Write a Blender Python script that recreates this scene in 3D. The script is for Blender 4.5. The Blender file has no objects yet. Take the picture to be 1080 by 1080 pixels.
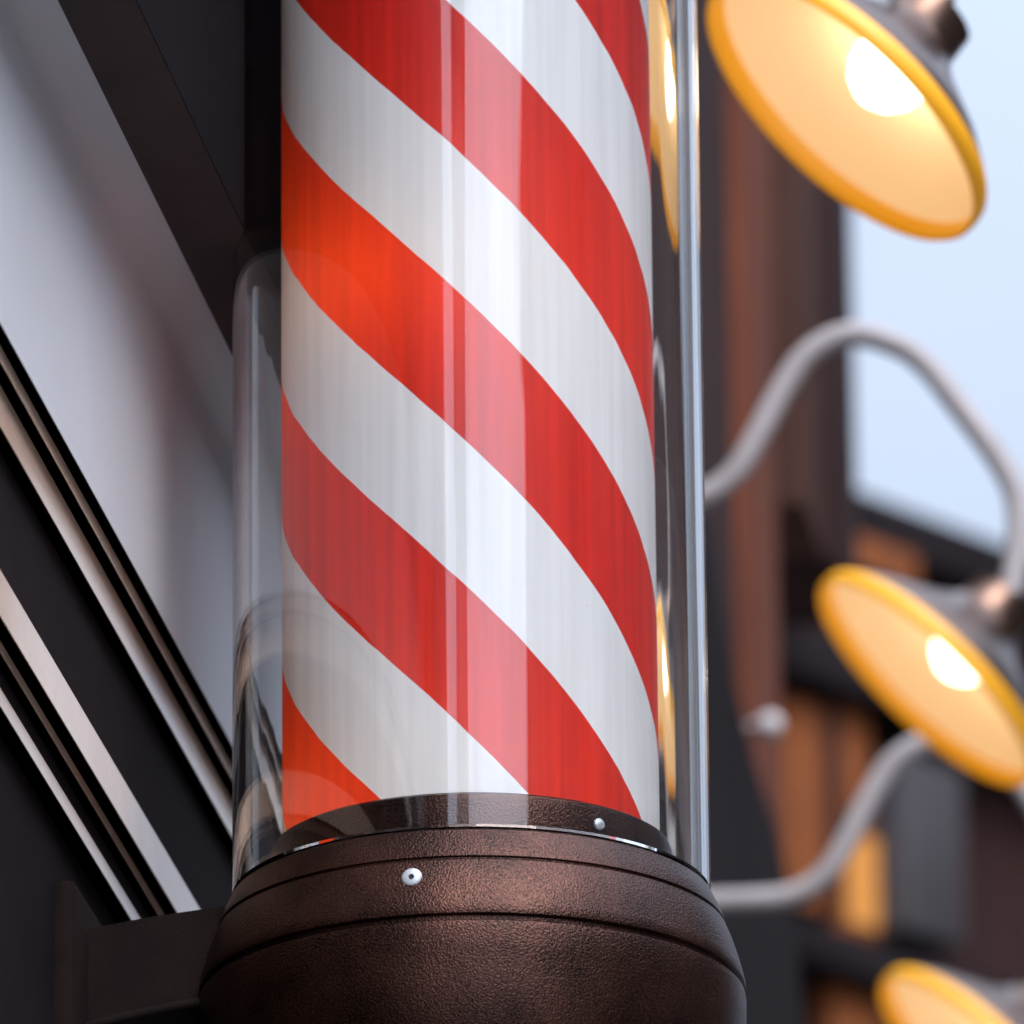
import bpy, bmesh, math, random
from mathutils import Vector, Matrix
random.seed(4)
S = bpy.context.scene
COL = S.collection
PI = math.pi
rad = math.radians

# ------------------------------------------------------------------ camera model (photo is 1080 px square)
F = 10500.0
KZ = F / 8500.0
PITCH, ROLL = rad(19.5), rad(-0.52)
CAM = Vector((0, 0, 1.6))
fwd = Vector((0, math.cos(PITCH), math.sin(PITCH)))
up0 = Vector((0, -math.sin(PITCH), math.cos(PITCH)))
rt0 = Vector((1, 0, 0))
RT = math.cos(ROLL) * rt0 + math.sin(ROLL) * up0
UP = -math.sin(ROLL) * rt0 + math.cos(ROLL) * up0

def ray(x, y):
    return fwd + RT * ((x - 540) / F) - UP * ((y - 540) / F)

def pix(x, y, Z):
    return CAM + ray(x, y) * Z

# ------------------------------------------------------------------ street frame: s along the shop wall, o outward, z up
_v = ray(2145, 4258)
HEAD = math.atan2(_v.x, _v.y)
D = Vector((math.sin(HEAD), math.cos(HEAD), 0))
N = Vector((math.cos(HEAD), -math.sin(HEAD), 0))
W0 = 0.85

def W(s, o, z):
    p = CAM + D * s + N * (o - W0)
    return Vector((p.x, p.y, z))

def so(p):
    q = p - CAM
    return q.dot(D), q.dot(N) + W0, p.z

def hit_o(x, y, o):
    r = ray(x, y)
    return so(CAM + r * ((o - W0) / r.dot(N)))

def hit_s(x, y, s):
    r = ray(x, y)
    return so(CAM + r * (s / r.dot(D)))

def hit_z(x, y, z):
    r = ray(x, y)
    return so(CAM + r * ((z - CAM.z) / r.z))

def mirror_s(x, y, s):                      # where the view, reflected in the shop window, reaches distance s
    r = ray(x, y)
    t = s / r.dot(D)
    p = so(CAM + r * t)
    return (p[0], -p[1], p[2])

WALLROT = Matrix((D, N, Vector((0, 0, 1)))).transposed().to_4x4()   # local x = s, y = o, z = z

# ------------------------------------------------------------------ materials
def new_mat(name):
    m = bpy.data.materials.new(name)
    m.use_nodes = True
    nt = m.node_tree
    nt.nodes.clear()
    out = nt.nodes.new('ShaderNodeOutputMaterial')
    return m, nt, out

def nd(nt, typ, **kw):
    n = nt.nodes.new(typ)
    for k, v in kw.items():
        if k.startswith('i_'):
            key = k[2:]
            n.inputs[int(key) if key.isdigit() else key].default_value = v
        else:
            setattr(n, k, v)
    return n

def c4(c):
    return (c[0], c[1], c[2], 1)

def paint(name, col, col2=None, rough=0.5, scale=8.0, stretch=(1, 1, 1), metallic=0.0, bump=0.0, bscale=None, coat=0.0,
          spec=0.5, rough2=None, coat_rough=0.05, lo=0.35, hi=0.65, emit=None):
    m, nt, out = new_mat(name)
    b = nd(nt, 'ShaderNodeBsdfPrincipled')
    b.inputs['Metallic'].default_value = metallic
    b.inputs['Specular IOR Level'].default_value = spec
    b.inputs['Coat Weight'].default_value = coat
    b.inputs['Coat Roughness'].default_value = coat_rough
    tc = nd(nt, 'ShaderNodeTexCoord')
    mp = nd(nt, 'ShaderNodeMapping')
    mp.inputs['Scale'].default_value = stretch
    nt.links.new(tc.outputs['Object'], mp.inputs['Vector'])
    no = nd(nt, 'ShaderNodeTexNoise')
    no.inputs['Scale'].default_value = scale
    no.inputs['Detail'].default_value = 6
    no.inputs['Roughness'].default_value = 0.6
    nt.links.new(mp.outputs[0], no.inputs['Vector'])
    cr = nd(nt, 'ShaderNodeValToRGB')
    cr.color_ramp.elements[0].position = lo
    cr.color_ramp.elements[1].position = hi
    cr.color_ramp.elements[0].color = c4(col)
    cr.color_ramp.elements[1].color = c4(col2 or [min(1, v * 1.25) for v in col])
    nt.links.new(no.outputs['Fac'], cr.inputs['Fac'])
    nt.links.new(cr.outputs['Color'], b.inputs['Base Color'])
    mr = nd(nt, 'ShaderNodeMapRange')
    mr.inputs['To Min'].default_value = rough
    mr.inputs['To Max'].default_value = rough2 if rough2 is not None else min(1, rough * 1.3)
    nt.links.new(no.outputs['Fac'], mr.inputs['Value'])
    nt.links.new(mr.outputs['Result'], b.inputs['Roughness'])
    if bump:
        n2 = nd(nt, 'ShaderNodeTexNoise')
        n2.inputs['Scale'].default_value = bscale or scale * 6
        n2.inputs['Detail'].default_value = 3
        nt.links.new(mp.outputs[0], n2.inputs['Vector'])
        bp = nd(nt, 'ShaderNodeBump')
        bp.inputs['Strength'].default_value = bump
        bp.inputs['Distance'].default_value = 0.002
        nt.links.new(n2.outputs['Fac'], bp.inputs['Height'])
        nt.links.new(bp.outputs['Normal'], b.inputs['Normal'])
    if emit:
        b.inputs['Emission Color'].default_value = c4(emit[0])
        b.inputs['Emission Strength'].default_value = emit[1]
    nt.links.new(b.outputs[0], out.inputs['Surface'])
    return m

def glow(name, col, strength):
    m, nt, out = new_mat(name)
    e = nd(nt, 'ShaderNodeEmission')
    e.inputs['Color'].default_value = c4(col)
    e.inputs['Strength'].default_value = strength
    nt.links.new(e.outputs[0], out.inputs['Surface'])
    return m

def glass_mat(name):
    m, nt, out = new_mat(name)
    b = nd(nt, 'ShaderNodeBsdfPrincipled')
    b.inputs['Base Color'].default_value = (0.97, 0.985, 0.98, 1)
    b.inputs['Transmission Weight'].default_value = 1
    b.inputs['IOR'].default_value = 1.39
    b.inputs['Roughness'].default_value = 0.0
    # faint drawn-glass waviness running along the tube
    tc = nd(nt, 'ShaderNodeTexCoord')
    mp = nd(nt, 'ShaderNodeMapping')
    mp.inputs['Scale'].default_value = (30, 30, 0.6)
    nt.links.new(tc.outputs['Object'], mp.inputs['Vector'])
    no = nd(nt, 'ShaderNodeTexNoise')
    no.inputs['Scale'].default_value = 1.6
    no.inputs['Detail'].default_value = 2
    nt.links.new(mp.outputs[0], no.inputs['Vector'])
    bp = nd(nt, 'ShaderNodeBump')
    bp.inputs['Strength'].default_value = GLASS_WAVE
    bp.inputs['Distance'].default_value = 0.002
    nt.links.new(no.outputs['Fac'], bp.inputs['Height'])
    nt.links.new(bp.outputs['Normal'], b.inputs['Normal'])
    nt.links.new(b.outputs[0], out.inputs['Surface'])
    return m

GLASS_WAVE = 0.06
PERIOD = 0.1530
STARTS = 4
_ax = pix(497.5, 949, 4.04 * KZ)                  # pole axis
def _front(x, y, r=0.095):
    d = ray(x, y); ex, ey = CAM.x - _ax.x, CAM.y - _ax.y
    a = d.x ** 2 + d.y ** 2; b = ex * d.x + ey * d.y; c = ex * ex + ey * ey - r * r
    t = (-b - math.sqrt(b * b - a * c)) / a
    return CAM + d * t - _ax
_p = _front(495, 320)
PHASE = 0.5 - (STARTS * math.atan2(_p.y, _p.x) / (2 * PI) + _p.z / PERIOD)

def stripe_mat():
    m, nt, out = new_mat('striped paper')
    L = nt.links.new
    tc = nd(nt, 'ShaderNodeTexCoord')
    sx = nd(nt, 'ShaderNodeSeparateXYZ')
    L(tc.outputs['Object'], sx.inputs[0])
    at = nd(nt, 'ShaderNodeMath', operation='ARCTAN2')
    L(sx.outputs['Y'], at.inputs[0]); L(sx.outputs['X'], at.inputs[1])
    k = nd(nt, 'ShaderNodeMath', operation='MULTIPLY', i_1=STARTS / (2 * PI))
    L(at.outputs[0], k.inputs[0])
    zz = nd(nt, 'ShaderNodeMath', operation='MULTIPLY', i_1=1.0 / PERIOD)
    L(sx.outputs['Z'], zz.inputs[0])
    ad = nd(nt, 'ShaderNodeMath', operation='ADD')
    L(k.outputs[0], ad.inputs[0]); L(zz.outputs[0], ad.inputs[1])
    wn = nd(nt, 'ShaderNodeTexNoise', i_Scale=28.0, i_Detail=2.0)
    L(tc.outputs['Object'], wn.inputs['Vector'])
    wv = nd(nt, 'ShaderNodeMapRange')
    wv.inputs['To Min'].default_value = PHASE - 0.008; wv.inputs['To Max'].default_value = PHASE + 0.008
    L(wn.outputs['Fac'], wv.inputs['Value'])
    ph = nd(nt, 'ShaderNodeMath', operation='ADD')
    L(ad.outputs[0], ph.inputs[0]); L(wv.outputs['Result'], ph.inputs[1])
    fr = nd(nt, 'ShaderNodeMath', operation='FRACT')
    L(ph.outputs[0], fr.inputs[0])
    cmp_ = nd(nt, 'ShaderNodeMath', operation='LESS_THAN', i_1=0.5)
    L(fr.outputs[0], cmp_.inputs[0])
    # vertical streaks of varying tone
    mp = nd(nt, 'ShaderNodeMapping')
    mp.inputs['Scale'].default_value = (1, 1, 0.03)
    L(tc.outputs['Object'], mp.inputs['Vector'])
    n1 = nd(nt, 'ShaderNodeTexNoise', i_Scale=170.0, i_Detail=4.0)
    L(mp.outputs[0], n1.inputs['Vector'])
    r1 = nd(nt, 'ShaderNodeValToRGB')
    r1.color_ramp.elements[0].position = 0.3; r1.color_ramp.elements[1].position = 0.72
    r1.color_ramp.elements[0].color = (0.42, 0.003, 0.007, 1)
    r1.color_ramp.elements[1].color = (0.68, 0.014, 0.009, 1)
    L(n1.outputs['Fac'], r1.inputs['Fac'])
    r2 = nd(nt, 'ShaderNodeValToRGB')
    r2.color_ramp.elements[0].position = 0.25; r2.color_ramp.elements[1].position = 0.7
    r2.color_ramp.elements[0].color = (0.74, 0.75, 0.77, 1)
    r2.color_ramp.elements[1].color = (0.86, 0.87, 0.89, 1)
    L(n1.outputs['Fac'], r2.inputs['Fac'])
    # small specks
    vo = nd(nt, 'ShaderNodeTexNoise', i_Scale=130.0, i_Detail=1.0)
    L(tc.outputs['Object'], vo.inputs['Vector'])
    sp = nd(nt, 'ShaderNodeMapRange')
    sp.inputs['From Min'].default_value = 0.80; sp.inputs['From Max'].default_value = 0.84
    L(vo.outputs['Fac'], sp.inputs['Value'])
    mix = nd(nt, 'ShaderNodeMix', data_type='RGBA')
    L(cmp_.outputs[0], mix.inputs['Factor'])
    L(r2.outputs['Color'], mix.inputs['A']); L(r1.outputs['Color'], mix.inputs['B'])
    mx2 = nd(nt, 'ShaderNodeMix', data_type='RGBA')
    L(sp.outputs['Result'], mx2.inputs['Factor'])
    L(mix.outputs['Result'], mx2.inputs['A']); mx2.inputs['B'].default_value = (0.25, 0.2, 0.2, 1)
    b = nd(nt, 'ShaderNodeBsdfPrincipled', i_Roughness=0.45)
    b.inputs['Specular IOR Level'].default_value = 0.3
    L(mx2.outputs['Result'], b.inputs['Base Color'])
    tr = nd(nt, 'ShaderNodeBsdfTranslucent')
    mx3 = nd(nt, 'ShaderNodeMix', data_type='RGBA')          # light shining through: ink passes orange-red
    L(cmp_.outputs[0], mx3.inputs['Factor'])
    mx3.inputs['A'].default_value = (0.30, 0.27, 0.25, 1); mx3.inputs['B'].default_value = (0.85, 0.11, 0.02, 1)
    L(mx3.outputs['Result'], tr.inputs['Color'])
    ms = nd(nt, 'ShaderNodeMixShader', i_0=0.16)
    L(b.outputs[0], ms.inputs[1]); L(tr.outputs[0], ms.inputs[2])
    L(ms.outputs[0], out.inputs['Surface'])
    return m

def drum_mat():
    m, nt, out = new_mat('hammered bronze')
    L = nt.links.new
    tc = nd(nt, 'ShaderNodeTexCoord')
    n1 = nd(nt, 'ShaderNodeTexNoise', i_Scale=900.0, i_Detail=2.0)
    n2 = nd(nt, 'ShaderNodeTexNoise', i_Scale=22.0, i_Detail=5.0)
    L(tc.outputs['Object'], n1.inputs['Vector']); L(tc.outputs['Object'], n2.inputs['Vector'])
    r = nd(nt, 'ShaderNodeValToRGB')
    r.color_ramp.elements[0].position = 0.35; r.color_ramp.elements[1].position = 0.68
    r.color_ramp.elements[0].color = (0.005, 0.002, 0.0016, 1)
    r.color_ramp.elements[1].color = (0.074, 0.030, 0.021, 1)
    mxf = nd(nt, 'ShaderNodeMath', operation='ADD'); 
    s1 = nd(nt, 'ShaderNodeMath', operation='MULTIPLY', i_1=0.5); s2 = nd(nt, 'ShaderNodeMath', operation='MULTIPLY', i_1=0.5)
    L(n1.outputs['Fac'], s1.inputs[0]); L(n2.outputs['Fac'], s2.inputs[0])
    L(s1.outputs[0], mxf.inputs[0]); L(s2.outputs[0], mxf.inputs[1])
    L(mxf.outputs[0], r.inputs['Fac'])
    b = nd(nt, 'ShaderNodeBsdfPrincipled', i_Roughness=0.34, i_Metallic=0.8)
    b.inputs['Specular IOR Level'].default_value = 0.4
    L(r.outputs['Color'], b.inputs['Base Color'])
    bp = nd(nt, 'ShaderNodeBump', i_Strength=0.45, i_Distance=0.0009)
    L(n1.outputs['Fac'], bp.inputs['Height'])
    L(bp.outputs['Normal'], b.inputs['Normal'])
    L(b.outputs[0], out.inputs['Surface'])
    return m

M = {}
M['stripe'] = stripe_mat()
M['glass'] = glass_mat('tube glass')
M['drum'] = drum_mat()
M['bracket'] = paint('dark bronze bracket', (0.007, 0.004, 0.004), (0.012, 0.007, 0.006), rough=0.75, scale=40, spec=0.08, bump=0.2, bscale=700)
M['steel'] = paint('bright screw steel', (0.42, 0.44, 0.47), rough=0.4, metallic=0.4)
M['slot'] = paint('screw recess dark', (0.02, 0.02, 0.025), rough=0.7)
M['glowbulb'] = glow('warm filament', (1.0, 0.62, 0.30), 30)
M['bulb'] = glow('lamp bulb', (1.0, 0.86, 0.68), 3.4)
M['enamel'] = paint('lamplit glowing enamel', (0.88, 0.66, 0.40), (0.90, 0.69, 0.43), rough=0.4, coat=0.4, coat_rough=0.06, emit=((1.0, 0.58, 0.25), 0.31))  # bulb light put into the yellow base colour and a weak emission
M['rim'] = paint('lamplit glowing rim', (0.64, 0.28, 0.006), (0.68, 0.31, 0.008), rough=0.4, emit=((1.0, 0.42, 0.01), 0.12))  # glow of the lit edge put into amber colour and emission
M['shade_out'] = paint('dark bronze shade', (0.09, 0.052, 0.038), (0.13, 0.078, 0.058), rough=0.25, metallic=0.9)
M['arm'] = paint('pale grey steel tube', (0.25, 0.22, 0.22), (0.32, 0.285, 0.285), rough=0.5, spec=0.25, scale=25)
M['pane'] = paint('dark polished pane', (0.02, 0.02, 0.022), (0.03, 0.03, 0.034), rough=0.02, rough2=0.06, scale=3, spec=0.7)
M['panel'] = paint('pale grey satin board', (0.50, 0.49, 0.515), (0.55, 0.54, 0.565), rough=0.6, scale=3, spec=0.12)
M['trim'] = paint('pale satin trim', (0.68, 0.48, 0.35), (0.74, 0.54, 0.41), rough=0.22, scale=14, coat=0.5, coat_rough=0.1)  # warm base tint stands in for lamp light reflected on the rails
M['soffit'] = paint('black brown shade and timber', (0.010, 0.007, 0.008), (0.015, 0.010, 0.011), rough=0.8, scale=10, spec=0.08)  # near-black puts the shade under the mouldings into colour; also used on roofs
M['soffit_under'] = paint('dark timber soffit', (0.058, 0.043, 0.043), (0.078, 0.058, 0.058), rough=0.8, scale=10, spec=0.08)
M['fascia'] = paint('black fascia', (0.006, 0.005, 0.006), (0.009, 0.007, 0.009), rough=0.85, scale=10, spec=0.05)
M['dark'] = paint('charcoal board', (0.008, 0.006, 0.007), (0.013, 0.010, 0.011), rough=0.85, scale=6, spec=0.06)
wood = dict(scale=5, stretch=(14, 14, 0.8), rough=0.7, bump=0.3, lo=0.3, hi=0.7, spec=0.12)
M['wood_red'] = paint('red brown board', (0.05, 0.014, 0.007), (0.15, 0.042, 0.020), **wood)
M['wood_mid'] = paint('mid brown board', (0.03, 0.013, 0.010), (0.085, 0.037, 0.027), **wood)
M['wood_dark'] = paint('dark brown board', (0.013, 0.006, 0.006), (0.036, 0.015, 0.013), **wood)
M['wood_amber'] = paint('amber stained panel', (0.09, 0.026, 0.009), (0.24, 0.075, 0.024), **wood)
M['grey_board'] = paint('grey panel', (0.022, 0.019, 0.021), (0.032, 0.027, 0.03), rough=0.5, scale=4)
M['lit'] = glow('lit window', (1.0, 0.44, 0.12), 0.42)
M['white_globe'] = paint('white ceramic', (0.36, 0.33, 0.33), rough=0.4)
M['pavement'] = paint('grey paving', (0.13, 0.125, 0.12), (0.19, 0.18, 0.17), rough=0.85, scale=2.5)
M['plaster'] = paint('weathered plaster', (0.13, 0.12, 0.115), (0.18, 0.17, 0.16), rough=0.9, scale=2)
M['render'] = paint('pale render', (0.62, 0.61, 0.60), (0.7, 0.69, 0.68), rough=0.9, scale=2)
M['winglass'] = paint('window glass dark', (0.02, 0.025, 0.03), rough=0.05, spec=0.8)
M['brick'] = paint('dark brick', (0.09, 0.05, 0.04), (0.14, 0.08, 0.06), rough=0.9, scale=5)

# ------------------------------------------------------------------ mesh helpers
def smooth_by_angle(me, ang=40):
    me.polygons.foreach_set('use_smooth', [True] * len(me.polygons))
    try:
        me.set_sharp_from_angle(angle=rad(ang))
    except Exception:
        pass

def link(name, bm, mat, parent=None, loc=None, rot=None, ang=40):
    me = bpy.data.meshes.new(name)
    bmesh.ops.recalc_face_normals(bm, faces=bm.faces[:])
    bm.to_mesh(me); bm.free()
    for m in (mat if isinstance(mat, (list, tuple)) else [mat]):
        me.materials.append(m)
    smooth_by_angle(me, ang)
    o = bpy.data.objects.new(name, me)
    COL.objects.link(o)
    if parent: o.parent = parent
    if loc is not None: o.location = loc
    if rot is not None: o.rotation_euler = rot
    return o

def thing(name, label, cat, loc=(0, 0, 0), rotz=0.0, group=None):
    o = bpy.data.objects.new(name, None)
    o.empty_display_size = 0.1
    COL.objects.link(o)
    o.location = loc; o.rotation_euler = (0, 0, rotz)
    tag(o, label, cat, group)
    return o

def tag(o, label, cat, group=None):
    o['label'] = label; o['category'] = cat
    if group: o['group'] = group
    return o

def lathe(profile, seg=128, axis=None, closed=False):
    """profile = [(r, z)], revolved round z; axis = Matrix to place it"""
    bm = bmesh.new()
    rings = []
    for r, z in profile:
        if r < 1e-6:
            rings.append([bm.verts.new((0, 0, z))])
        else:
            rings.append([bm.verts.new((r * math.cos(2 * PI * i / seg), r * math.sin(2 * PI * i / seg), z)) for i in range(seg)])
    pairs = list(zip(rings[:-1], rings[1:]))
    if closed: pairs.append((rings[-1], rings[0]))
    for a, b in pairs:
        for i in range(seg):
            j = (i + 1) % seg
            if len(a) == 1 and len(b) == 1: continue
            if len(a) == 1: bm.faces.new((a[0], b[i], b[j]))
            elif len(b) == 1: bm.faces.new((a[i], a[j], b[0]))
            else: bm.faces.new((a[i], a[j], b[j], b[i]))
    if axis is not None:
        bmesh.ops.transform(bm, matrix=axis, verts=bm.verts)
    return bm

def box(bm, x0, x1, y0, y1, z0, z1, bev=0.0):
    r = bmesh.ops.create_cube(bm, size=1)
    vs = r['verts']
    for v in vs:
        v.co = Vector(((x0 + x1) / 2 + v.co.x * (x1 - x0), (y0 + y1) / 2 + v.co.y * (y1 - y0), (z0 + z1) / 2 + v.co.z * (z1 - z0)))
    if bev:
        es = list({e for v in vs for e in v.link_edges})
        bmesh.ops.bevel(bm, geom=es, offset=bev, segments=2, affect='EDGES', profile=0.6)
    return bm

def bx(x0, x1, y0, y1, z0, z1, bev=0.0):
    return box(bmesh.new(), x0, x1, y0, y1, z0, z1, bev)

def prism(poly, axis, a0, a1):
    """poly in the two remaining axes, extruded along axis ('x','y','z') from a0 to a1"""
    bm = bmesh.new()
    def mk(u, v, a):
        return {'x': (a, u, v), 'y': (u, a, v), 'z': (u, v, a)}[axis]
    A = [bm.verts.new(mk(u, v, a0)) for u, v in poly]
    B = [bm.verts.new(mk(u, v, a1)) for u, v in poly]
    bm.faces.new(A); bm.faces.new(B[::-1])
    for i in range(len(poly)):
        j = (i + 1) % len(poly)
        bm.faces.new((A[i], B[i], B[j], A[j]))
    return bm

def smooth_path(pts, sub=8):
    pts = [Vector(p) for p in pts]
    out = []
    for i in range(len(pts) - 1):
        p0 = pts[max(i - 1, 0)]; p1 = pts[i]; p2 = pts[i + 1]; p3 = pts[min(i + 2, len(pts) - 1)]
        for k in range(sub):
            t = k / sub
            out.append(0.5 * ((2 * p1) + (p2 - p0) * t + (2 * p0 - 5 * p1 + 4 * p2 - p3) * t * t + (3 * p1 - p0 - 3 * p2 + p3) * t ** 3))
    out.append(pts[-1])
    return out

def tube(pts, r, seg=20, bm=None):
    bm = bm or bmesh.new()
    T = []
    for i in range(len(pts)):
        a = pts[max(i - 1, 0)]; b = pts[min(i + 1, len(pts) - 1)]
        T.append((b - a).normalized())
    ref = Vector((0.31, 0.95, 0.1))
    rings = []
    for p, t in zip(pts, T):
        u = (ref - t * ref.dot(t)).normalized(); v = t.cross(u)
        rings.append([bm.verts.new(p + (u * math.cos(2 * PI * i / seg) + v * math.sin(2 * PI * i / seg)) * r) for i in range(seg)])
    for a, b in zip(rings[:-1], rings[1:]):
        for i in range(seg):
            j = (i + 1) % seg
            bm.faces.new((a[i], a[j], b[j], b[i]))
    bm.faces.new(rings[0][::-1]); bm.faces.new(rings[-1])
    return bm

def sphere(r, c=(0, 0, 0), seg=32):
    bm = bmesh.new()
    bmesh.ops.create_uvsphere(bm, u_segments=seg, v_segments=seg // 2, radius=r)
    bmesh.ops.translate(bm, verts=bm.verts, vec=Vector(c))
    return bm

def aim(n):                                  # matrix turning +z to n
    return Vector((0, 0, 1)).rotation_difference(Vector(n).normalized()).to_matrix().to_4x4()

# ================================================================== BARBER POLE
POLE = pix(497.5, 949, 4.04 * KZ)                 # centre of the glass seat
PX = 0.24 / 505.0
HP = PX / math.cos(rad(17.6))
pole = thing('barber_pole', 'glass barber pole with red and white diagonal stripes on a brown speckled drum', 'barber pole', POLE)
RO, RI, RS = 0.1200, 0.1133, 0.0950
TOP = 0.66
def rh(l): return [(r * PX, h * HP) for r, h in l]
base_prof = rh([(150, -2), (240, -2), (249, 0), (254, -3), (257, -9), (263, -20), (267, -30), (268.2, -33.5), (266.2, -35), (266.2, -36.5), (269, -38),
                (275, -52), (281, -70), (285.5, -86), (287.3, -94), (287, -97.5), (282.5, -99.5), (282.5, -103.5), (286.8, -105.5), (288, -112), (287.5, -135), (285, -165),
                (281, -195), (270, -235), (248, -275), (205, -315), (140, -345), (80, -360), (42, -372), (34, -392), (44, -410), (48, -428),
                (36, -450), (14, -462), (0, -464)])
base = link('base_drum', lathe(base_prof, 160), M['drum'], pole, ang=32)
collar = link('collar', lathe(rh([(206, -4), (212, 0), (212, 40), (210.5, 46), (206, 49), (196, 49), (192, 46), (192, -4)]), 128, closed=True), M['drum'], pole, ang=32)
link('striped_cylinder', lathe([(RS, -0.004), (RS, TOP + 0.002)], 160), M['stripe'], pole)
gp = [(RO - .001, 0.0006), (RO, 0.0016), (RO, TOP - .001), (RO - .001, TOP), (RI + .001, TOP), (RI, TOP - .001), (RI, 0.0016), (RI + .001, 0.0006)]
link('glass_tube', lathe(gp, 256, closed=True), M['glass'], pole, ang=20)
cap = [(RS, TOP + .002), (0.123, TOP + .003), (0.128, TOP + .012), (0.136, TOP + .03), (0.138, TOP + .07), (0.134, TOP + .10), (0.118, TOP + .125), (0.085, TOP + .150),
       (0.045, TOP + .165), (0.02, TOP + .175), (0.022, TOP + .19), (0.030, TOP + .205), (0.030, TOP + .222), (0.018, TOP + .240), (0, TOP + .245)]
link('top_cap', lathe(cap, 96), M['drum'], pole)
for (u, f, h) in ((-60, -70, 610), (-60, -50, 60)):
    p = N * (u * PX) + Vector((0, 1, 0)) * (f * PX) + Vector((0, 0, 1)) * (h * HP)
    link('bulb', sphere(0.014, (0, 0, 0), 24), M['glowbulb'], pole, loc=p)
# screw on the front of the drum: photo pixel (436, 928)
hs = -40
r_s = 275.2 * PX
xs = (438.5 - 498.5) * PX
sn = Vector((xs, -math.sqrt(r_s ** 2 - xs ** 2), 0)).normalized()
sp = sn * (r_s) + Vector((0, 0, -57 * HP))
Mx = Matrix.Translation(sp) @ aim(sn + Vector((0, 0, .12)))
scr = link('screw', lathe([(0, 0.0006), (0.0012, 0.0006), (0.0015, 0.0020), (0.0034, 0.0019), (0.0047, 0.0013), (0.0053, 0.0003), (0.0054, -0.002)], 40, Mx), M['steel'], base)
cb = lathe([(0, .0010), (.0013, .0010), (.00135, .0007)], 16)
bmesh.ops.transform(cb, matrix=Mx, verts=cb.verts)
link('screw_recess', cb, M['slot'], base)
xs2 = (630 - 499) * PX; r_c = 212 * PX
sn2 = Vector((xs2, -math.sqrt(r_c ** 2 - xs2 ** 2), 0)).normalized()
link('screw', lathe([(0, 0.0022), (0.0018, 0.0020), (0.0030, 0.0010), (0.0032, -0.002)], 24, Matrix.Translation(sn2 * r_c + Vector((0, 0, 26 * HP))) @ aim(sn2)), M['steel'], collar)
# wall bracket: plate running from the drum back to the wall
ps, po, pz = so(POLE)
BW = -.039
br_s0, br_s1 = -0.03, 0.03
poly = [(po - .02, -0.004), (po - .12, -0.006), (po - .16, -.010), (po - .20, -.016), (BW, -.022), (BW, -.066), (po - .19, -.064), (po - .15, -.058), (po - .11, -.055), (po - .02, -.055)]
polyl = [(o - po, z) for o, z in poly]
rotw = HEAD  # wall frame turned: local x = s -> use explicit vertices
def wallmesh(bm):                            # vertices given as (s, o, z) offsets -> world-oriented offsets
    for v in bm.verts:
        v.co = D * v.co.x + N * v.co.y + Vector((0, 0, v.co.z))
    return bm
brk = link('wall_bracket', wallmesh(prism(polyl, 'x', br_s0, br_s1)), M['bracket'], pole)
bead = smooth_path([(br_s0 - .004, o - po, z) for o, z in ((BW, -.070), (po - .19, -.067), (po - .165, -.062), (po - .14, -.058), (po - .115, -.0565))], 6)
link('bead', wallmesh(tube(bead, .0028, 12)), M['bracket'], brk)
link('back_plate', wallmesh(bx(-.07, .07, BW - po, BW + .012 - po, -.16, .0, .004)), M['bracket'], pole)

# ================================================================== SHOP FRONT (left)
WS0, WS1 = 3.98, 5.72                         # along the wall
shop = thing('shop_front', 'shop front with pale grey sign panel above stepped pale and black mouldings', 'shop front')
X0 = 94.5
bounds = [512, 534, 550, 574, 616, 766, 807, 832, 843, 885, 898]
o = 0.0
z = hit_o(X0, bounds[0], o)[2]
zc = hit_o(X0, 190, 0)[2]                     # the panel starts to curve outward here
RC = 0.019
cove = [(0, z), (0, zc)] + [(RC * (1 - math.cos(t)), zc + RC * math.sin(t)) for t in [PI / 2 * k / 14 for k in range(1, 15)]]
cove += [(RC, zc + RC + .02), (-.02, zc + RC + .02), (-.02, z)]
link('sign_panel', prism(cove, 'x', WS0, WS1), M['panel'], shop)
link('soffit', prism([(RC - .001, zc + RC), (.056, zc + RC), (.056, zc + RC + .0004), (RC - .001, zc + RC + .0004)], 'x', WS0, WS1), M['soffit_under'], shop)
link('fascia', prism([(.030, zc + RC + .0005), (.056, zc + RC + .0005), (.056, zc + RC - .0003), (.0565, zc + RC - .0003), (.0565, zc + .9), (.030, zc + .9)], 'x', WS0, WS1), M['fascia'], shop)
bands = [(534, 'u'), (550, 't'), (574, 'u'), (616, 't'), (642, 'u'), (766, 'd'), (807, 'p'), (832, 'u'), (843, 't'), (862, 'u'), (885, 'd'), (898, 'p'), (925, 'u')]
for y, kind in bands:
    if kind == 'u':                          # underside: keep z, step inwards; its shade is put into a near-black colour
        o2 = hit_z(X0, y, z)[1]
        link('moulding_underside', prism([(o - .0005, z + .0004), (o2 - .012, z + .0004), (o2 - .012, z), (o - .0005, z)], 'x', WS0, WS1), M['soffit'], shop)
        o = o2
    else:                                    # face: keep o, go down
        oo = o + (.0015 if kind == 'p' else 0)
        z1 = z if kind != 'p' else z + .0002
        z2 = hit_o(X0, y, oo)[2]
        nm, mm = ('moulding_face', 'trim') if kind in 'tp' else ('moulding_recess', 'soffit')
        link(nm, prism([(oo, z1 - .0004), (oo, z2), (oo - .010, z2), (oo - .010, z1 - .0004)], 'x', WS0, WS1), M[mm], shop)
        z = z2; o = oo
OW = o - .001
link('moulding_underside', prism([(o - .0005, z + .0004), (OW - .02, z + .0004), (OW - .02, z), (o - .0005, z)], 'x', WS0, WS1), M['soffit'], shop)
link('wall', bx(WS0, WS1, -.4, OW, 0, z, 0), M['dark'], shop)
link('backing_wall', bx(WS0, WS1, -.4, -.12, z + .001, zc + .9, 0), M['dark'], shop)
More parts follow.
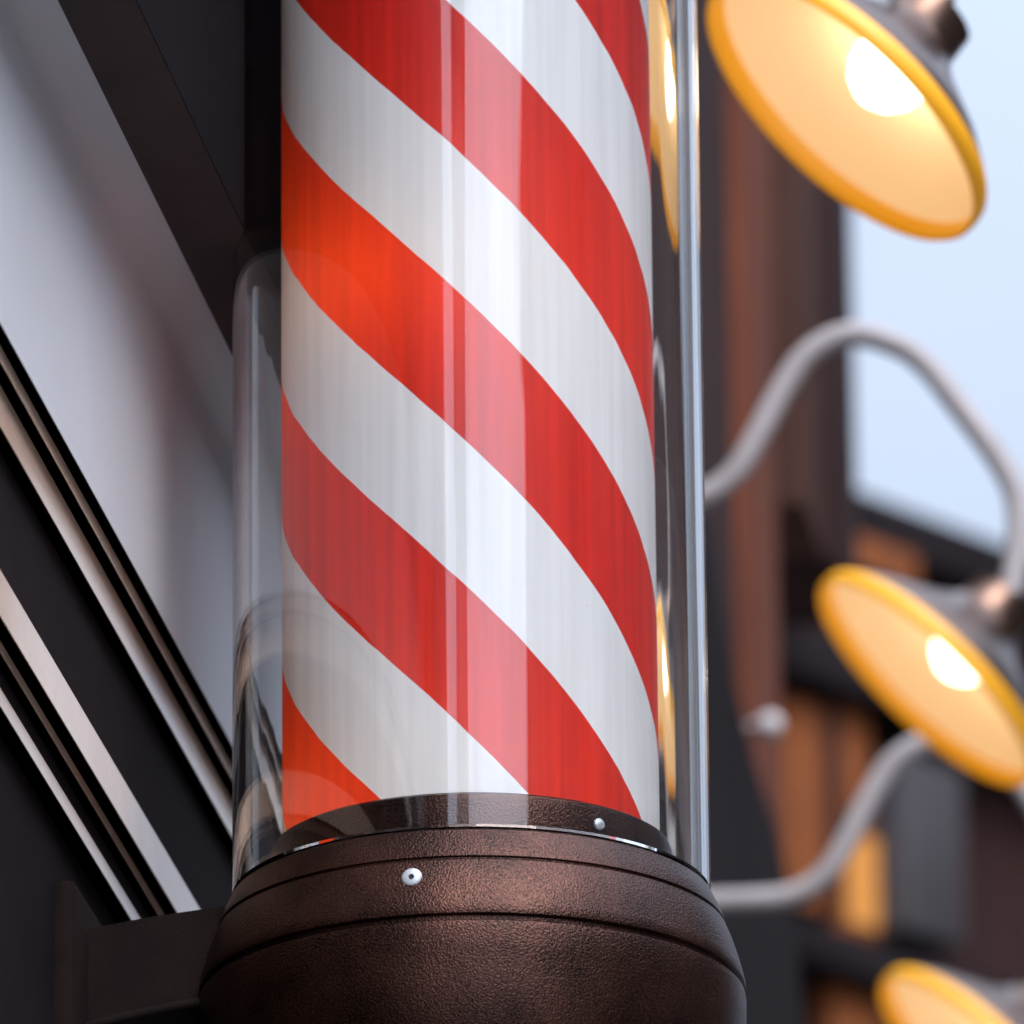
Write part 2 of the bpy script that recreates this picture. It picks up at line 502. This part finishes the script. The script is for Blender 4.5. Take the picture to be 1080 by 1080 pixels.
link('added_pilaster', bx(2.6, WS0 - .003, -.4, .060, 0, zc + .9, .004), M['dark'], shop)  # unseen, added dark so the tube's left side mirrors less pale wall
def to_wall(ob):                             # (s,o,z) vertices -> world
    for v in ob.data.vertices:
        v.co = W(v.co.x, v.co.y, v.co.z)
for c in shop.children: to_wall(c)

# ================================================================== TIMBER WALL (right of the pole)
tw = thing('timber_wall', 'dark timber wall of upright red brown boards behind the pole', 'wall')
TO = -0.12
def sx_(x, y=400, o=TO): return hit_o(x, y, o)[0]
ZT = 5.6
z_mid = hit_o(850, 545, TO)[2]
edges = [(None, 700, 'wood_dark', -.01), (700, 748, 'wood_dark', 0), (748, 772, 'wood_dark', .0), (772, 804, 'wood_red', .012), (804, 842, 'dark', -.02),
         (842, 862, 'wood_mid', .004), (862, 885, 'wood_dark', .016)]
for a, b, mm, oo in edges:
    s0 = WS1 + .03 if a is None else sx_(a) + .003
    s1 = sx_(b) - .003
    zb = 0 if b <= 810 else z_mid
    ob = link('board', bx(s0, s1, TO - .06, TO + oo, zb, ZT, .004), M[mm], tw); to_wall(ob)
ob = link('back_board', bx(WS1 + .01, sx_(884), -.3, TO - .061, z_mid, ZT), M['dark'], tw); to_wall(ob)
ob = link('back_board', bx(WS1 + .01, sx_(805), -.3, TO - .061, 0, z_mid), M['dark'], tw); to_wall(ob)
# dark curved knee below, growing outward
kn = [(742, 540), (752, 570), (762, 640), (775, 720), (795, 800), (818, 870), (838, 960), (846, 1060), (850, 1300), (600, 1300), (600, 540)]
kp = [(hit_o(x, y, TO + .03)[0], hit_o(x, y, TO + .03)[2]) for x, y in kn]
ob = link('knee_brace', prism(kp, 'y', TO + .018, TO + .03), M['dark'], tw); to_wall(ob)

# small white round fitting
gp_ = hit_o(812, 765, TO + .03)
gl = thing('round_fitting', 'small white round fitting at the edge of the dark timber wall', 'fitting', W(*gp_))
link('globe', sphere(.0115, (0, 0, 0)), M['white_globe'], gl)
link('stem', tube([Vector((0, 0, 0)) - N * .02, Vector((0, 0, 0)) - N * .005], .004, 12), M['arm'], gl)

# ================================================================== GOOSENECK LAMPS
aA = rad(44)
MAJ = (RT - UP).normalized()
def lamp(cpos, label, cA):
    cs, co, cz = so(cpos)
    root = thing('gooseneck_lamp', label, 'lamp', W(cs, 0.0, cz), 0, 'lit gooseneck lamps along the wall')
    base = W(cs, 0.0, cz)
    dw = ARM_DW
    def loc(o_, z_, s_=0): return D * s_ + N * o_ + Vector((0, 0, z_))
    rv = (cpos - CAM).normalized(); sA = math.sqrt(1 - cA * cA)
    n = (RT * (-math.sin(aA) * sA) - UP * (math.cos(aA) * sA) - rv * cA).normalized()
    cen = cpos - base
    neck = cen - n * .088
    nk_o, nk_z = neck.dot(N), neck.z
    ns = neck.dot(D)
    ap = [(TO - .005 - dw, .150), (.0, .150), (.046, .150), (.069, .156), (.089, .172), (.106, .200), (.122, .230), (.140, .257), (.162, .272), (.183, .275), (.205, .268), (.226, .255)]
    pts = [loc(o_ + dw, z_) for o_, z_ in ap]
    end = neck - n * .004
    p2 = end - n * .05
    pts += [loc(.250 + dw, .225, ns * .3), (loc(.268 + dw, .19, ns * .6) + p2) / 2, end]
    link('arm', tube(smooth_path(pts, 8), .0093, 20), M['arm'], root)
    Mw = Matrix.Translation(loc(TO + .018, .150)) @ aim(N)
    link('wall_plate', lathe([(0, .016), (.014, .016), (.017, .012), (.030, .008), (.034, .004), (.034, -.001), (0, -.001)], 40, Mw), M['arm'], root)
    Ms = Matrix.Translation(cen) @ aim(-n)
    R = .1056
    outer = [(R, 0), (R * .975, .007), (R * .91, .015), (R * .78, .026), (R * .60, .038), (R * .42, .050), (R * .30, .061), (R * .27, .067), (R * .25, .086), (R * .12, .090), (0, .090)]
    inner = [(0, .062), (R * .27, .060), (R * .40, .047), (R * .58, .0355), (R * .76, .0235), (R * .89, .013), (R * .955, .0075)]
    prof = outer[::-1] + [(R * .985, -.001)]
    sh = link('shade', lathe(prof, 96, Ms), M['shade_out'], root)
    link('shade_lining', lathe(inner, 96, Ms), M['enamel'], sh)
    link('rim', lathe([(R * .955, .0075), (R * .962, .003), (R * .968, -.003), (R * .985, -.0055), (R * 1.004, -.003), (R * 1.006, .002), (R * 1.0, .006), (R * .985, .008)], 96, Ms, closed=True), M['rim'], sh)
    link('bulb', lathe([(0, .012), (.009, .0135), (.017, .019), (.0235, .028), (.0255, .037), (.0235, .046), (.016, .055), (.012, .066), (0, .066)], 40, Matrix.Translation(cen + MAJ * .005) @ aim(-n)), M['bulb'], root)
    return root
_c2 = pix(979, 717, 5.95 * KZ)
_h = hit_s(890, 346, so(_c2)[0])
ARM_DW = _h[1] - .172
_c3 = pix(1036, 1128, 6.37 * KZ); _h3 = hit_s(970, 781, so(_c3)[0])
lamp(pix(891, 112, 4.85 * KZ), 'lit yellow gooseneck lamp with bulb in full view, largest and topmost', 0.355)
lamp(_c2, 'lit yellow gooseneck lamp midway down, beneath the arm that crosses the bright sky', 0.275)
lamp(_c3, 'lit yellow gooseneck lamp at the bottom right corner, lowest of the row', 0.30)

# ================================================================== TIMBER BUILDING beyond (right)
FH = rad(42)
FD = Vector((math.sin(FH), math.cos(FH), 0)); FN = Vector((math.cos(FH), -math.sin(FH), 0))
FP = pix(800, 540, 10.0 * KZ)
def ft(x, y, off=0.0):
    r = ray(x, y); k = (FP - CAM).dot(FN) + off
    p = CAM + r * (k / r.dot(FN))
    return (p - FP).dot(FD), p.z
far = thing('timber_building', 'timber building with amber panels and a lit window below the bright sky', 'building', Vector((FP.x, FP.y, 0)), 0)
def fmesh(bm):
    for v in bm.verts:
        v.co = FD * v.co.x + FN * v.co.y + Vector((0, 0, v.co.z))
    return bm
ztop = ft(885, 507, .03)[1]
zrow = ft(900, 560)[1]
t_l = ft(800, 600)[0] - .5
def fbox(name, mm, x0, y0, x1, y1, d0, d1, t0=None, t1=None):
    ym, xm = (y0 + y1) / 2, (x0 + x1) / 2
    a = ft(x0, ym)[0] if t0 is None else t0; b = ft(x1, ym)[0] if t1 is None else t1
    zt, zb = ft(xm, y0)[1], ft(xm, y1)[1]
    return link(name, fmesh(bx(a, b, d0, d1, zb, zt, .004)), M[mm], far)
link('wall', fmesh(bx(t_l, 4.0, -3.0, -.02, 0, ztop - .06)), M['wood_dark'], far)
link('roof_edge', fmesh(bx(t_l, 4.1, -.4, .03, ztop - .07, ztop, .01)), M['dark'], far)
link('roof', fmesh(bx(t_l, 4.1, -3.1, -.41, ztop - .07, ztop + .01, .01)), M['dark'], far)
fbox('fascia', 'wood_amber', 865, 575, 950, 612, -.02, .03)
fbox('beam', 'dark', 800, 686, 905, 736, -.02, .06, t1=4.0)
fbox('panel', 'wood_amber', 822, 742, 858, 960, -.02, .02)
fbox('panel', 'wood_dark', 858, 742, 872, 960, -.02, .025)
fbox('panel', 'wood_amber', 872, 742, 906, 870, -.02, .02)
wf = fbox('window', 'wood_amber', 872, 872, 916, 992, -.02, .015)
ob = fbox('pane', 'lit', 884, 886, 913, 978, .016, .018); ob.parent = wf
fbox('shutter', 'grey_board', 918, 812, 985, 996, -.02, .05)
fbox('beam', 'dark', 790, 998, 960, 1040, -.02, .06, t1=4.0)
fbox('panel', 'wood_amber', 868, 1046, 925, 1120, -.02, .02)

# ================================================================== OTHER SIDE OF THE STREET (reflected in the glass)
def house(label, s0, s1, o0, o1, h, mm, cols):
    t = thing('town_house', label, 'house', W((s0 + s1) / 2, (o0 + o1) / 2, 0))
    c = W((s0 + s1) / 2, (o0 + o1) / 2, 0)
    def put(name, a, b, p, q, z0, z1, m_, par=t):
        ob_ = link(name, bx(a, b, p, q, z0, z1, .02), M[m_], par)
        for v in ob_.data.vertices: v.co = W(v.co.x, v.co.y, v.co.z) - c
        return ob_
    put('wall', s0, s1, o0, o1, 0, h, mm)
    put('roof', s0 - .2, s1 + .2, o0 - .25, o1 + .2, h + .003, h + .3, 'soffit')
    for k in range(cols):
        a = s0 + (s1 - s0) * (k + .3) / cols; b = s0 + (s1 - s0) * (k + .7) / cols
        z_ = 1.0
        while z_ + 1.7 < h:
            put('window', a, b, o0 - .03, o0 + .05, z_, z_ + 1.5, 'winglass')
            z_ += 2.8
    return t
house('pale plastered town house across the street with tall windows', 2.4, 9.9, 6.0, 10.0, 6.6, 'plaster', 4)
house('wide dark brick town house across the street behind the viewer', -1.1, 2.0, 6.0, 10.0, 7.2, 'brick', 5)

house('narrow dark brick town house across the street behind the viewer', -3.4, -1.5, 6.0, 10.0, 7.0, 'brick', 2)
house('tall pale house added unseen behind the viewer for the glass reflection', -24.1, -20.1, 1.0, 3.4, 13.5, 'render', 3)  # unseen, added to break up the bright band mirrored in the tube
house('dark brick town house across the street, last before the corner', 10.0, 20.9, 6.0, 10.0, 10.5, 'brick', 6)
house('tall dark timber town house added out of view to darken the glass edge', 17.0, 20.0, -0.35, 1.7, 11.0, 'wood_dark', 2)  # unseen, added to block the sky seen through the tube's right edge
g = link('pavement', bx(-60, 60, -60, 60, -.2, 0), M['pavement']); g['kind'] = 'structure'

# ================================================================== LIGHT
SUN_H, SUN_E = rad(160), rad(46)
w = bpy.data.worlds.new('World'); S.world = w; w.use_nodes = True
nt = w.node_tree; nt.nodes.clear()
sky = nt.nodes.new('ShaderNodeTexSky'); sky.sky_type = 'NISHITA'; sky.sun_disc = False
sky.sun_elevation = SUN_E; sky.sun_rotation = SUN_H
sky.air_density = 1.0; sky.dust_density = 4.0; sky.ozone_density = 1.0
# thin even cloud cover over the blue, brighter towards the zenith as an overcast sky is
L = nt.links.new
tc = nt.nodes.new('ShaderNodeTexCoord'); sp3 = nt.nodes.new('ShaderNodeSeparateXYZ')
L(tc.outputs['Generated'], sp3.inputs[0])
gr = nt.nodes.new('ShaderNodeMapRange')
for k_, v_ in (('From Min', 0.0), ('From Max', 1.0), ('To Min', 0.1), ('To Max', 11.0)): gr.inputs[k_].default_value = v_
L(sp3.outputs['Z'], gr.inputs['Value'])
cl = nt.nodes.new('ShaderNodeTexNoise'); cl.inputs['Scale'].default_value = 3.0; cl.inputs['Detail'].default_value = 5
L(tc.outputs['Generated'], cl.inputs['Vector'])
cf = nt.nodes.new('ShaderNodeMapRange')
for k_, v_ in (('From Min', 0.3), ('From Max', 0.7), ('To Min', 0.60), ('To Max', 0.95)): cf.inputs[k_].default_value = v_
L(cl.outputs['Fac'], cf.inputs['Value'])
cc = nt.nodes.new('ShaderNodeVectorMath'); cc.operation = 'SCALE'; cc.inputs[0].default_value = (0.83, 0.955, 1.18)
SUNV = (math.sin(SUN_H) * math.cos(SUN_E), math.cos(SUN_H) * math.cos(SUN_E), math.sin(SUN_E))
dt = nt.nodes.new('ShaderNodeVectorMath'); dt.operation = 'DOT_PRODUCT'; dt.inputs[1].default_value = SUNV
L(tc.outputs['Generated'], dt.inputs[0])
lb = nt.nodes.new('ShaderNodeMapRange')      # the veiled sun brightens the cloud round it
for k_, v_ in (('From Min', 0.2), ('From Max', 1.0), ('To Min', 0.0), ('To Max', 16.0)): lb.inputs[k_].default_value = v_
L(dt.outputs['Value'], lb.inputs['Value'])
sm = nt.nodes.new('ShaderNodeMath'); sm.operation = 'ADD'
L(gr.outputs['Result'], sm.inputs[0]); L(lb.outputs['Result'], sm.inputs[1])
L(sm.outputs[0], cc.inputs['Scale'])
mxs = nt.nodes.new('ShaderNodeMix'); mxs.data_type = 'RGBA'
L(cf.outputs['Result'], mxs.inputs['Factor']); L(sky.outputs[0], mxs.inputs['A']); L(cc.outputs[0], mxs.inputs['B'])
bg = nt.nodes.new('ShaderNodeBackground'); bg.inputs['Strength'].default_value = 0.12
wo = nt.nodes.new('ShaderNodeOutputWorld')
nt.links.new(mxs.outputs['Result'], bg.inputs['Color']); nt.links.new(bg.outputs[0], wo.inputs['Surface'])
sd = bpy.data.lights.new('sun', 'SUN'); sd.energy = 1.5; sd.angle = rad(30); sd.color = (1, .975, .94)
so_ = bpy.data.objects.new('sun', sd); COL.objects.link(so_)
sv = Vector((math.sin(SUN_H) * math.cos(SUN_E), math.cos(SUN_H) * math.cos(SUN_E), math.sin(SUN_E)))
so_.rotation_euler = (-sv).to_track_quat('-Z', 'Y').to_euler()
so_.location = W(3, 4, 12)

# ================================================================== CAMERA
cd = bpy.data.cameras.new('camera'); cam = bpy.data.objects.new('camera', cd); COL.objects.link(cam)
cd.sensor_width = 36; cd.lens = 36 * F / 1080
cd.clip_start = 0.05; cd.clip_end = 500
cam.matrix_world = Matrix((RT, UP, -fwd)).transposed().to_4x4()
cam.location = CAM
cd.dof.use_dof = True
cd.dof.focus_distance = (POLE - CAM).dot(fwd) - .10
cd.dof.aperture_fstop = (cd.lens / 1000) / 0.028
S.camera = cam

S.view_settings.view_transform = 'Standard'; S.view_settings.look = 'None'
S.view_settings.exposure = 0.95; S.view_settings.gamma = 1
S.view_settings.use_curve_mapping = False
S.render.engine = 'CYCLES'
cy = S.cycles
cy.max_bounces = 20; cy.transmission_bounces = 16; cy.glossy_bounces = 8; cy.diffuse_bounces = 4; cy.transparent_max_bounces = 8
cy.caustics_refractive = True; cy.caustics_reflective = True
cy.sample_clamp_indirect = 8.0
cy.use_denoising = True
